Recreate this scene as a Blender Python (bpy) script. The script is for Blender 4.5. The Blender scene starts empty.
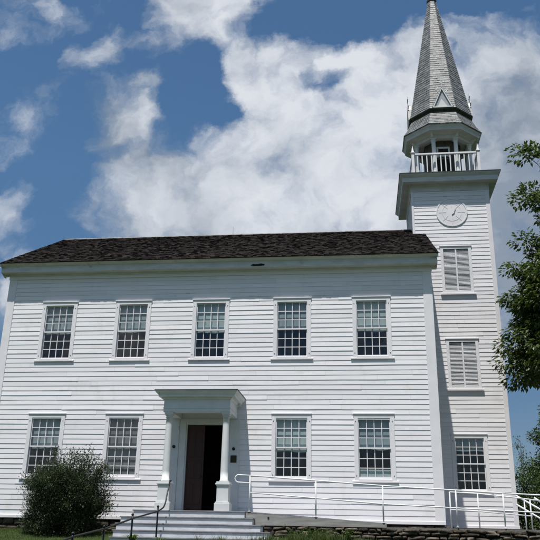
import bpy, math, random
from mathutils import Vector, Matrix, noise
R = random.Random(11)
S = bpy.context.scene
COL = S.collection
pi = math.pi

# ------------------------------------------------------------------ mesh helper
class MB:
    def __init__(s): s.v = []; s.f = []; s.m = []
    def add(s, vs, fs, m=0):
        n = len(s.v); s.v.extend([tuple(v) for v in vs])
        for f in fs: s.f.append(tuple(n + i for i in f)); s.m.append(m)
    def box(s, x0, x1, y0, y1, z0, z1, m=0):
        s.add([(x0,y0,z0),(x1,y0,z0),(x1,y1,z0),(x0,y1,z0),(x0,y0,z1),(x1,y0,z1),(x1,y1,z1),(x0,y1,z1)],
              [(3,2,1,0),(4,5,6,7),(0,1,5,4),(1,2,6,5),(2,3,7,6),(3,0,4,7)], m)
    def tube(s, pts, r, n=8, m=0, cap=True):
        pts = [Vector(p) for p in pts]; rings = []
        for i, p in enumerate(pts):
            a = pts[max(i-1,0)]; b = pts[min(i+1,len(pts)-1)]; t = (b-a)
            if t.length < 1e-9: t = Vector((0,0,1))
            t.normalize()
            ref = Vector((0,0,1)) if abs(t.z) < .9 else Vector((0,1,0))
            u = t.cross(ref).normalized(); w = t.cross(u)
            rr = r[i] if isinstance(r,(list,tuple)) else r
            rings.append([p + (u*math.cos(2*pi*k/n)+w*math.sin(2*pi*k/n))*rr for k in range(n)])
        vs = [v for q in rings for v in q]; fs = []
        for i in range(len(rings)-1):
            for k in range(n):
                fs.append((i*n+k, (i+1)*n+k, (i+1)*n+(k+1)%n, i*n+(k+1)%n))
        if cap: fs.append(tuple(range(n))); fs.append(tuple((len(rings)-1)*n+k for k in reversed(range(n))))
        s.add(vs, fs, m)
    def rings(s, rings, m=0, cap0=False, cap1=False, closed=True):
        n = len(rings[0]); vs = [v for q in rings for v in q]; fs = []
        for i in range(len(rings)-1):
            for k in range(n if closed else n-1):
                fs.append((i*n+k, i*n+(k+1)%n, (i+1)*n+(k+1)%n, (i+1)*n+k))
        if cap0: fs.append(tuple(reversed(range(n))))
        if cap1: fs.append(tuple((len(rings)-1)*n+k for k in range(n)))
        s.add(vs, fs, m)
    def lathe(s, cx, cy, prof, n=20, m=0):
        s.rings([[(cx+r*math.cos(2*pi*k/n), cy+r*math.sin(2*pi*k/n), z) for k in range(n)] for r, z in prof], m, True, True)
    def rect(s, x0, x1, y0, y1, prof, m=0, cap0=False, cap1=False):
        s.rings([[(x0-o,y0-o,z),(x1+o,y0-o,z),(x1+o,y1+o,z),(x0-o,y1+o,z)] for o, z in prof], m, cap0, cap1)
    def octa(s, cx, cy, prof, m=0, cap0=False, cap1=False):
        s.rings([[(cx+a/math.cos(pi/8)*math.cos(pi/8+k*pi/4), cy+a/math.cos(pi/8)*math.sin(pi/8+k*pi/4), z) for k in range(8)] for a, z in prof], m, cap0, cap1)
    def build(s, name, mats, parent=None, smooth=False, bevel=0):
        me = bpy.data.meshes.new(name); me.from_pydata(s.v, [], s.f)
        if not isinstance(mats,(list,tuple)): mats = [mats]
        for q in mats: me.materials.append(q)
        if len(mats) > 1: me.polygons.foreach_set('material_index', s.m)
        if smooth: me.polygons.foreach_set('use_smooth', [True]*len(s.f))
        me.update()
        o = bpy.data.objects.new(name, me); COL.objects.link(o)
        if parent is not None: o.parent = parent
        if bevel:
            b = o.modifiers.new('b','BEVEL'); b.width = bevel; b.segments = 2; b.limit_method = 'ANGLE'
        return o

def tag(o, label=None, cat=None, group=None, kind=None):
    if label: o['label'] = label
    if cat: o['category'] = cat
    if group: o['group'] = group
    if kind: o['kind'] = kind
    return o
def empty(name, loc=(0,0,0)):
    o = bpy.data.objects.new(name, None); COL.objects.link(o); o.location = loc; o.empty_display_size = .2
    return o

# ------------------------------------------------------------------ materials
def mat(name):
    m = bpy.data.materials.new(name); m.use_nodes = True
    nt = m.node_tree; nt.nodes.clear()
    out = nt.nodes.new('ShaderNodeOutputMaterial'); return m, nt, out
def N(nt, t, **kw):
    n = nt.nodes.new(t)
    for k, v in kw.items():
        if k in ('inp',):
            for a, b in v.items(): n.inputs[a].default_value = b
        else: setattr(n, k, v)
    return n
def ramp(nt, fac, stops):
    n = nt.nodes.new('ShaderNodeValToRGB'); e = n.color_ramp.elements
    while len(e) < len(stops): e.new(.5)
    for i, (p, c) in enumerate(stops): e[i].position = p; e[i].color = (*c, 1) if len(c) == 3 else c
    nt.links.new(fac, n.inputs[0]); return n.outputs[0]
def surf(name, stops, scale=(3,3,3), rough=.6, island=.0, bump=.2, bscale=40, dist=.01, detail=6, dirt=None, spec=.3, metal=0):
    """noise-coloured principled material in object space; island = value jitter per loose piece"""
    m, nt, out = mat(name); L = nt.links.new
    p = N(nt,'ShaderNodeBsdfPrincipled'); L(p.outputs[0], out.inputs[0])
    p.inputs['Roughness'].default_value = rough; p.inputs['Specular IOR Level'].default_value = spec
    p.inputs['Metallic'].default_value = metal
    tc = N(nt,'ShaderNodeTexCoord'); mp = N(nt,'ShaderNodeMapping'); mp.inputs['Scale'].default_value = scale
    L(tc.outputs['Object'], mp.inputs[0])
    n1 = N(nt,'ShaderNodeTexNoise', inp={'Scale':1.0,'Detail':float(detail),'Roughness':.6}); L(mp.outputs[0], n1.inputs['Vector'])
    c = ramp(nt, n1.outputs['Fac'], stops)
    if island:
        g = N(nt,'ShaderNodeNewGeometry'); mr = N(nt,'ShaderNodeMapRange', inp={'To Min':1-island,'To Max':1+island})
        L(g.outputs['Random Per Island'], mr.inputs['Value'])
        h = N(nt,'ShaderNodeHueSaturation'); L(mr.outputs[0], h.inputs['Value']); L(c, h.inputs['Color']); c = h.outputs[0]
    if dirt:
        # dirt = (colour, scale vec, lo, hi, amount)
        mp2 = N(nt,'ShaderNodeMapping'); mp2.inputs['Scale'].default_value = dirt[1]; L(tc.outputs['Object'], mp2.inputs[0])
        n2 = N(nt,'ShaderNodeTexNoise', inp={'Scale':1.0,'Detail':8.0,'Roughness':.7}); L(mp2.outputs[0], n2.inputs['Vector'])
        r2 = N(nt,'ShaderNodeMapRange', inp={'From Min':dirt[2],'From Max':dirt[3],'To Min':0.0,'To Max':dirt[4]}); L(n2.outputs['Fac'], r2.inputs['Value'])
        mx = N(nt,'ShaderNodeMix', data_type='RGBA'); mx.inputs[7].default_value = (*dirt[0],1)
        L(r2.outputs[0], mx.inputs[0]); L(c, mx.inputs[6]); c = mx.outputs[2]
    L(c, p.inputs['Base Color'])
    if bump:
        nb = N(nt,'ShaderNodeTexNoise', inp={'Scale':float(bscale),'Detail':5.0}); L(tc.outputs['Object'], nb.inputs['Vector'])
        b = N(nt,'ShaderNodeBump', inp={'Strength':bump,'Distance':dist}); L(nb.outputs['Fac'], b.inputs['Height']); L(b.outputs[0], p.inputs['Normal'])
    return m
def sc(c, k): return tuple(x*k for x in c)
W = (.75,.735,.752)
SIDING = surf('white_clapboard_paint', [(.3,sc(W,.93)),(.7,W)], (1.2,3,5), .55, .045, .12, 60, .004, dirt=((.50,.475,.40),(1.6,2,.9),.55,.80,.50))
TRIM   = surf('white_trim_paint', [(.3,sc(W,.9)),(.7,sc(W,1.0))], (2,2,2), .5, .02, .1, 50, .004, dirt=((.42,.42,.40),(5,5,1.5),.6,.8,.35))
WORN   = surf('weathered_trim_paint', [(.3,(.46,.47,.46)),(.7,(.60,.61,.60))], (2,4,6), .6, .04, .2, 50, .005, dirt=((.25,.22,.17),(4,4,6),.6,.72,.7))
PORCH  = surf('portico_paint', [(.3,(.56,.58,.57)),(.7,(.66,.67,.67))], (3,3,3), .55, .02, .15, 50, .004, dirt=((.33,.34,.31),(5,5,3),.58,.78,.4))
ROOF   = surf('old_dark_shingle', [(.3,(.018,.014,.013)),(.55,(.036,.029,.026)),(.75,(.062,.050,.044))], (6,6,6), .9, .17, .5, 30, .02, dirt=((.075,.064,.055),(3,4,4),.5,.8,.25), spec=.1)
SPIRE  = surf('silvered_cedar_shingle', [(.3,(.105,.11,.112)),(.7,(.205,.212,.215))], (5,5,5), .5, .32, .4, 30, .01, dirt=((.12,.125,.09),(2,2,1),.52,.75,.5), spec=.45)
LEADD  = surf('dark_lead_paint', [(.3,(.08,.085,.085)),(.7,(.14,.145,.145))], (5,5,5), .6, 0, .1)
TIN    = surf('dark_metal_edge', [(.3,(.03,.033,.035)),(.7,(.06,.063,.065))], (5,5,5), .5, 0, .1)
SOFFIT = surf('soffit_paint', [(.3,(.36,.36,.32)),(.7,(.50,.50,.45))], (3,3,3), .7, .03, .2, 40, .005)
DARK   = surf('dark_void_boards', [(.3,(.012,.012,.012)),(.7,(.03,.028,.026))], (3,3,3), .9, 0, 0)
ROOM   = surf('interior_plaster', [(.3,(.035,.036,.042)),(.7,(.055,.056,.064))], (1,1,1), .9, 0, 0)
DOORM  = surf('brown_door_paint', [(.3,(.036,.016,.013)),(.7,(.055,.025,.020))], (4,4,1), .5, 0, .1)
CURT   = surf('curtain_cloth', [(.3,(.27,.30,.32)),(.7,(.35,.385,.40))], (8,2,1.5), .9, 0, .1)
CURTB  = surf('taupe_curtain_cloth', [(.3,(.16,.16,.16)),(.7,(.22,.215,.21))], (8,2,1.5), .9, 0, .1)
CURTW  = surf('pale_shade_cloth', [(.3,(.42,.46,.46)),(.7,(.49,.53,.52))], (6,2,1.5), .9, 0, .1)
TREAD  = surf('grey_step_paint', [(.3,(.15,.15,.16)),(.7,(.26,.26,.27))], (4,4,4), .6, .05, .2, 40, .005, dirt=((.08,.075,.06),(5,5,5),.58,.7,.6))
RISER  = surf('worn_white_riser', [(.3,(.50,.51,.53)),(.7,(.66,.67,.70))], (3,3,6), .6, .04, .15, 50, .004, dirt=((.24,.24,.2),(3,3,9),.55,.74,.6))
SKIRT  = surf('weathered_grey_wood', [(.3,(.19,.185,.17)),(.7,(.33,.325,.31))], (1.5,3,14), .8, .05, .3, 60, .004, dirt=((.10,.09,.07),(2,2,8),.55,.75,.5))
RAILW  = surf('white_rail_enamel', [(.3,(.62,.63,.64)),(.7,(.74,.75,.76))], (3,3,3), .4, 0, .05)
IRON   = surf('black_iron', [(.3,(.008,.008,.009)),(.7,(.02,.02,.02))], (9,9,9), .45, 0, .3, 80, .003)
BRONZE = surf('dark_bronze', [(.3,(.02,.018,.015)),(.7,(.05,.042,.03))], (9,9,9), .4, 0, .1, metal=.6)
BELFW  = surf('belfry_boards', [(.3,(.07,.064,.055)),(.7,(.13,.12,.105))], (9,9,1), .8, .06, .2)
LEAD   = surf('grey_groove_paint', [(.3,(.30,.32,.35)),(.7,(.38,.40,.43))], (5,5,5), .6, 0, 0)
SLAT   = surf('louver_paint', [(.3,(.56,.57,.59)),(.7,(.70,.71,.73))], (3,3,9), .6, .14, .1, dirt=((.22,.22,.22),(3,3,8),.56,.7,.5))
STONE  = surf('dry_fieldstone', [(.28,(.03,.025,.02)),(.45,(.085,.067,.052)),(.62,(.14,.115,.095)),(.75,(.11,.11,.095))], (5,5,7), .9, .6, .8, 22, .03, detail=9, dirt=((.035,.045,.022),(4,4,4),.5,.68,.7), spec=.15)
GROUTM = surf('wall_core_earth', [(.3,(.015,.013,.01)),(.7,(.03,.027,.02))], (6,6,6), 1, 0, .5)
LAWN   = surf('mown_lawn', [(.3,(.028,.045,.014)),(.55,(.045,.066,.020)),(.75,(.070,.078,.03))], (1.3,1.3,1.3), .95, 0, .8, 25, .05, detail=9, dirt=((.10,.085,.05),(.5,.5,.5),.6,.75,.5), spec=.1)
GRAVEL = surf('packed_gravel', [(.3,(.12,.11,.10)),(.7,(.22,.21,.19))], (20,20,20), .95, 0, .8, 60, .02)
ASPH   = surf('road_asphalt', [(.3,(.04,.04,.042)),(.7,(.065,.065,.066))], (9,9,9), .9, 0, .5, 90, .01)
BARK   = surf('tree_bark', [(.3,(.05,.04,.03)),(.7,(.12,.10,.08))], (9,9,2), .95, 0, .8, 20, .03)

def leafmat(name, a, b, trans=.35, gloss=.35, sheen=.04):
    m, nt, out = mat(name); L = nt.links.new
    g = N(nt,'ShaderNodeNewGeometry')
    c = ramp(nt, g.outputs['Random Per Island'], [(0,a),(.8,b),(1,tuple(x*1.3 for x in b))])
    d = N(nt,'ShaderNodeBsdfPrincipled'); d.inputs['Roughness'].default_value = gloss; d.inputs['Specular IOR Level'].default_value = .4
    L(c, d.inputs['Base Color'])
    t = N(nt,'ShaderNodeBsdfTranslucent'); h = N(nt,'ShaderNodeHueSaturation', inp={'Value':1.25,'Saturation':1.15}); L(c,h.inputs['Color']); L(h.outputs[0], t.inputs[0])
    x = N(nt,'ShaderNodeMixShader', inp={0:trans}); L(d.outputs[0], x.inputs[1]); L(t.outputs[0], x.inputs[2]); L(x.outputs[0], out.inputs[0])
    return m
LEAF  = leafmat('broad_leaf', (.036,.060,.016), (.085,.115,.034), .38, .42)
LEAFD = leafmat('dark_far_leaf', (.022,.045,.012), (.060,.095,.025), .25, .5)
YEW   = leafmat('evergreen_leaf', (.024,.038,.018), (.066,.088,.042), .25, .6)
GRASS = leafmat('grass_blade', (.045,.075,.018), (.10,.14,.035), .35, .6)
WEED  = leafmat('weed_leaf', (.04,.075,.015), (.10,.15,.035), .35, .5)

# glass: mostly clear, mirror-like at grazing
GLASS, nt, out = mat('window_glass'); L = nt.links.new
tr = N(nt,'ShaderNodeBsdfTransparent'); tr.inputs[0].default_value = (.86,.92,.92,1)
gl = N(nt,'ShaderNodeBsdfGlossy'); gl.inputs['Roughness'].default_value = .02
lw = N(nt,'ShaderNodeLayerWeight', inp={'Blend':.5}); fp = N(nt,'ShaderNodeMath',operation='POWER'); L(lw.outputs['Facing'],fp.inputs[0]); fp.inputs[1].default_value = 4.0; fr = N(nt,'ShaderNodeMath',operation='MULTIPLY_ADD'); L(fp.outputs[0],fr.inputs[0]); fr.inputs[1].default_value = .7; fr.inputs[2].default_value = .075; nb = N(nt,'ShaderNodeTexNoise', inp={'Scale':2.2,'Detail':1.0}); tcg = N(nt,'ShaderNodeTexCoord'); L(tcg.outputs['Object'], nb.inputs['Vector'])
bp = N(nt,'ShaderNodeBump', inp={'Strength':.25,'Distance':.03}); L(nb.outputs['Fac'], bp.inputs['Height']); L(bp.outputs[0], gl.inputs['Normal'])
mx = N(nt,'ShaderNodeMixShader'); L(fr.outputs[0], mx.inputs[0]); L(tr.outputs[0], mx.inputs[1]); L(gl.outputs[0], mx.inputs[2]); L(mx.outputs[0], out.inputs[0])

# ------------------------------------------------------------------ clapboard wall
def clap(name, O, U, Nn, width, z0, z1, openings, parent, mat_=SIDING, expo=.158, seed=1, top=None, butt=.0165, wood=ROOM, sheath=True):
    """boards on a wall starting at O running along U, outward normal Nn. openings: (u0,u1,z0,z1). top(u)->z limit"""
    rr = random.Random(seed); mb = MB(); O = Vector(O); U = Vector(U); Nn = Vector(Nn)
    P = lambda u, n, z: tuple(O + U*u + Nn*n + Vector((0,0,z)))
    z = z0
    while z < z1 - .01:
        zt = min(z + expo, z1)
        zm = z + expo*.5
        a0, a1 = 0, width
        if top:
            s0 = [k*width/200 for k in range(201) if top(k*width/200) > zm]
            if not s0: break
            a0, a1 = s0[0], s0[-1]
        segs = [(a0, a1)]
        for (u0,u1,q0,q1) in openings:
            if q0 < zm < q1:
                ns = []
                for (a,b) in segs:
                    if u0 > a: ns.append((a, min(b,u0)))
                    if u1 < b: ns.append((max(a,u1), b))
                segs = [q for q in ns if q[1]-q[0] > .01]
        for (a,b) in segs:
            cuts = [a]; u = a + rr.uniform(1.0, 4.2)
            while u < b - .6: cuts.append(u); u += rr.uniform(1.6, 4.4)
            cuts.append(b)
            for c0, c1 in zip(cuts, cuts[1:]):
                nn = max(1, int((c1-c0)/.9))
                base = rr.uniform(-.003,.003); bt = butt + rr.uniform(-.003,.004); wob = [rr.uniform(-.005,.005) for _ in range(nn+1)]; tw = [rr.uniform(-.002,.0025) for _ in range(nn+1)]
                vs = []; fs = []
                for i in range(nn+1):
                    u = c0 + (c1-c0)*i/nn
                    if i == 0 and c0 > a: u += .0015
                    if i == nn and c1 < b: u -= .0015
                    zb = z + base + wob[i]
                    vs += [P(u, bt+tw[i], zb), P(u, .0045, zt + .006), P(u, -.004, zt+.006), P(u, 0.0, zb)]
                for i in range(nn):
                    k = i*4
                    fs += [(k,k+4,k+5,k+1), (k+3,k+7,k+4,k), (k+1,k+5,k+6,k+2)]
                fs += [(0,1,2,3), (nn*4+3,nn*4+2,nn*4+1,nn*4)]
                mb.add(vs, fs, 0)
        z += expo
    if sheath:
        T = -.14
        us = sorted(set([0,width]+[q for o in openings for q in o[:2]])); zs = sorted(set([z0,z1]+[q for o in openings for q in o[2:]]))
        inside = lambda u, z: any(o[0] < u < o[1] and o[2] < z < o[3] for o in openings)
        for i in range(len(us)-1):
            for j in range(len(zs)-1):
                if inside((us[i]+us[i+1])/2, (zs[j]+zs[j+1])/2): continue
                c = [(us[i],zs[j]),(us[i+1],zs[j]),(us[i+1],zs[j+1]),(us[i],zs[j+1])]
                if top:
                    c = [(u, min(z, max(z0, top(u)))) for u, z in c]
                    if max(q[1] for q in c)-min(q[1] for q in c) < .001: continue
                mb.add([P(u,-.006,z) for u,z in c], [(0,1,2,3)], 0)
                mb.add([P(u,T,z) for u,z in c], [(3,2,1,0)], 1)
        for (u0,u1,q0,q1) in openings:
            mb.add([P(u0,-.006,q0),P(u1,-.006,q0),P(u1,-.006,q1),P(u0,-.006,q1),P(u0,T,q0),P(u1,T,q0),P(u1,T,q1),P(u0,T,q1)],
                   [(0,4,5,1),(1,5,6,2),(2,6,7,3),(3,7,4,0)], 0)
    return mb.build(name, [mat_, wood], parent)

# ================================================================== CHURCH
church = empty('church', (7.3, 0, 0)); CH = church
tag(church, 'white clapboard church with a dark shingled roof, columned portico and tall grey steeple', 'church')
class _P: pass
# children are modelled in world coordinates
def part(mb, name, mats, parent=CH, **k):
    o = mb.build(name, mats, None, **k)
    o.parent = parent
    o.matrix_parent_inverse = Matrix.Translation(-Vector((7.3,0,0))) if parent is CH else Matrix.Identity(4)
    return o
WX, D = 14.6, 9.5
upx = [1.95, 4.57, 7.27, 10.02, 12.63]; lox = [1.955, 4.58, 10.03, 12.61]
UP = (5.075, 6.965); LO = (1.245, 3.11)
ops = [(x-.51,x+.51,*UP) for x in upx] + [(x-.51,x+.51,*LO) for x in lox]
DX0, DX1, DZ0, DZ1 = 6.65, 7.87, .26, 2.92
ops_wall = ops + [(DX0-.03, DX1+.03, DZ0-.03, DZ1+.03)]
# boards stop at casing edges
def clapops(lst): return lst
mb_ops = []
for x in upx: mb_ops.append((x-.51,x+.51,*UP))
def fix(o):  # shift parented build to church space
    o.matrix_parent_inverse = Matrix.Translation(-Vector((7.3,0,0))); return o
fix(clap('front_wall', (0,0,0), (1,0,0), (0,-1,0), WX, .05, 8.05, ops_wall, CH, seed=3))
RS = .585; RY, RZ = -.45, 8.44          # eave line of the roof top surface
ridgeY = 4.75; ridgeZ = RZ + (ridgeY-RY)*RS
topz = lambda y: RZ - .16 + ((y if y < ridgeY else 2*ridgeY-y) - RY)*RS
fix(clap('side_wall', (WX,0,0), (0,1,0), (1,0,0), D, .05, 11.3, [], CH, seed=5, top=topz))
fix(clap('side_wall', (0,D,0), (0,-1,0), (-1,0,0), D, .05, 11.3, [], CH, seed=6, top=lambda u: topz(D-u)))
fix(clap('rear_wall', (WX,D,0), (-1,0,0), (0,1,0), WX, .05, 8.05, [], CH, seed=7))
# gable triangles backing (solid) are part of the side walls; corner boards
def corner(x0,x1,y0,y1,z0,z1,m=TRIM):
    mb = MB(); mb.box(x0,x1,y0,y1,z0,z1); return part(mb,'corner_board',m,bevel=.004)
corner(-.03,.25,-.032,.0,.0,7.93); corner(14.33,14.632,-.032,.0,.0,7.93)
corner(14.604,14.632,.001,.25,.0,8.4); corner(-.03,-.004,.001,.25,.0,8.4)
# water table and sill line
mb = MB(); mb.rings([[(-.03,y,z),(14.63,y,z)] for y,z in ((0,.075),(-.05,.055),(-.05,-.03),(0,-.035))], closed=False); part(mb,'water_table',TRIM)
# frieze, bed mould, soffit, fascia, crown of the front eave
mb = MB(); mb.box(-.05,14.65,-.05,.0,7.93,8.10); part(mb,'frieze_board',TRIM,bevel=.005)
mb = MB()
def strip(mb, prof, x0, x1, m=0, n=24, jit=.0):
    mb.rings([[(x0+(x1-x0)*k/n, y + (0 if not jit else noise.noise((k*.7,z*9,0))*jit), z + (0 if not jit else noise.noise((k*.45,3,0))*jit)) for k in range(n+1)] for y,z in prof], m, closed=False)
strip(mb, [(-.05,8.03),(-.085,8.06),(-.10,8.10),(-.30,8.115),(-.325,8.115),(-.325,8.15),(-.33,8.31),(-.36,8.33),(-.43,8.385),(-.455,8.40),(-.455,8.43),(-.3,8.43)], -.25, 14.82, 0, 30, .008)
mb.add([(-.25,-.05,8.03),(-.25,-.325,8.115),(-.25,-.33,8.31),(-.25,-.455,8.42),(-.25,0.1,8.42),(-.25,.1,8.03)],[(0,1,2,3,4,5)],0)
mb.add([(14.82,-.05,8.03),(14.82,-.325,8.115),(14.82,-.33,8.31),(14.82,-.455,8.42),(14.82,0.1,8.42),(14.82,.1,8.03)],[(5,4,3,2,1,0)],0)
mb.add([(14.61,.1,8.03),(14.82,.1,8.03),(14.82,.1,8.42),(14.61,.1,8.42)],[(3,2,1,0)],0)
mb.add([(14.61,-.05,8.03),(14.82,-.05,8.03),(14.82,.1,8.03),(14.61,.1,8.03)],[(3,2,1,0)],0)
corn = part(mb,'eave_cornice',WORN)
mb = MB()   # rotten patch on the fascia
pts = [(8.62,8.17),(8.72,8.145),(8.95,8.15),(9.08,8.16),(9.10,8.20),(8.98,8.225),(8.80,8.20),(8.70,8.21)]
mb.add([(x,-.340,z) for x,z in pts]+[(x,-.315,z) for x,z in pts],[tuple(range(8))]+[(i,(i+1)%8,8+(i+1)%8,8+i) for i in range(8)],0)
part(mb,'rotten_patch',GROUTM)
# rake boards
for x0,x1 in ((-.27,-.22),(14.80,14.85)):
    mb = MB()
    for s in (0,1):
        f = (lambda y: y) if s == 0 else (lambda y: 2*ridgeY-y)
        y0,y1 = RY, ridgeY
        pr = [(f(y0),RZ-.20),(f(y1),ridgeZ-.20),(f(y1),ridgeZ-.025),(f(y0),RZ-.025)]
        mb.add([(x0,*q) for q in pr]+[(x1,*q) for q in pr],[(0,1,2,3),(7,6,5,4),(0,4,5,1),(1,5,6,2),(2,6,7,3),(3,7,4,0)],0)
    pr0 = [(RY+.1,RZ-.16),(ridgeY,ridgeZ-.16-.06),(2*ridgeY-RY-.1,RZ-.16)]
    xa, xb = (-.22,.0) if x0 < 0 else (14.6,14.80)
    for q0,q1 in zip(pr0,pr0[1:]): mb.add([(xa,*q0),(xb,*q0),(xb,*q1),(xa,*q1)],[(0,1,2,3)],0)
    part(mb,'rake_board',WORN)
# roof: deck + shingles
roof = MB()
xr0, xr1 = -.28, 14.86; RY -= .03
for s in (0,1):
    f = (lambda y: y) if s == 0 else (lambda y: 2*ridgeY-y)
    q = [(xr0,f(RY),RZ-.035),(xr1,f(RY),RZ-.035),(xr1,ridgeY,ridgeZ-.035),(xr0,ridgeY,ridgeZ-.035)]
    roof.add(q, [(0,1,2,3)],0)
rr = random.Random(4)
nrm = Vector((0,-RS,1)).normalized(); slope = Vector((0,1,RS)).normalized(); Ltot = (Vector((0,ridgeY,ridgeZ))-Vector((0,RY,RZ))).length
def shingle_rows(side):
    e = .13; k = 0; t = -.03
    while t < Ltot:
        x = xr0 - rr.uniform(0,.1)
        while x < xr1:
            w = rr.uniform(.07,.19); x0 = max(x, xr0); x1 = min(x+w-.004, xr1); x += w
            if x1-x0 < .02: continue
            tb = t + (rr.uniform(-.018,.02) if t > .05 else rr.uniform(-.004,.004)); tt = min(t+e+.02, Ltot); th = .016+rr.uniform(-.005,.012); tilt = rr.uniform(-.003,.003)
            vs = []
            for xx,tw in ((x0,-tilt),(x1,tilt)):
                for tq,nq in ((tb,th+tw),(tt,.003),(tb,-.022)):
                    p = Vector((xx,RY,RZ)) + slope*tq + nrm*(nq-.02)
                    if side: p.y = 2*ridgeY-p.y
                    vs.append(p)
            roof.add(vs, [(0,3,4,1),(2,5,3,0),(0,1,2),(5,4,3)],0)
        t += e; k += 1
shingle_rows(0); shingle_rows(1)
roof_o = part(roof,'roof',ROOF)
mb = MB()
for side in (-1,1):
    x = xr0
    while x < xr1:
        w = rr.uniform(.9,1.6); x1 = min(x+w,xr1)
        a = Vector((0,ridgeY,ridgeZ+.012+rr.uniform(0,.008))); b = a+Vector((0,side*.13,-.13*RS+.004))
        mb.add([(x,a.y,a.z),(x1,a.y,a.z),(x1,b.y,b.z),(x,b.y,b.z),(x,b.y,b.z-.02),(x1,b.y,b.z-.02)],[(0,1,2,3),(3,2,5,4)],0); x = x1+.003
part(mb,'ridge_cap',SKIRT)
for x,h in ((.02,.33),(7.05,.36)):
    mb = MB(); mb.tube([(x,ridgeY,ridgeZ-.02),(x,ridgeY,ridgeZ+h)],[.009,.004],6); mb.tube([(x-.07,ridgeY,ridgeZ+.01),(x+.07,ridgeY,ridgeZ+.01)],.01,6)
    part(mb,'lightning_rod',SKIRT)
# interior: floors, back of the hall keeps it dark
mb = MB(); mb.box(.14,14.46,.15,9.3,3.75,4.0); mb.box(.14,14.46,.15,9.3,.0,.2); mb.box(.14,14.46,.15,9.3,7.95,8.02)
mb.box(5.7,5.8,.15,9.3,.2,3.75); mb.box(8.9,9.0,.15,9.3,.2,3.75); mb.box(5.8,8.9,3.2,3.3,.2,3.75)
part(mb,'inner_floor',ROOM)

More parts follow.
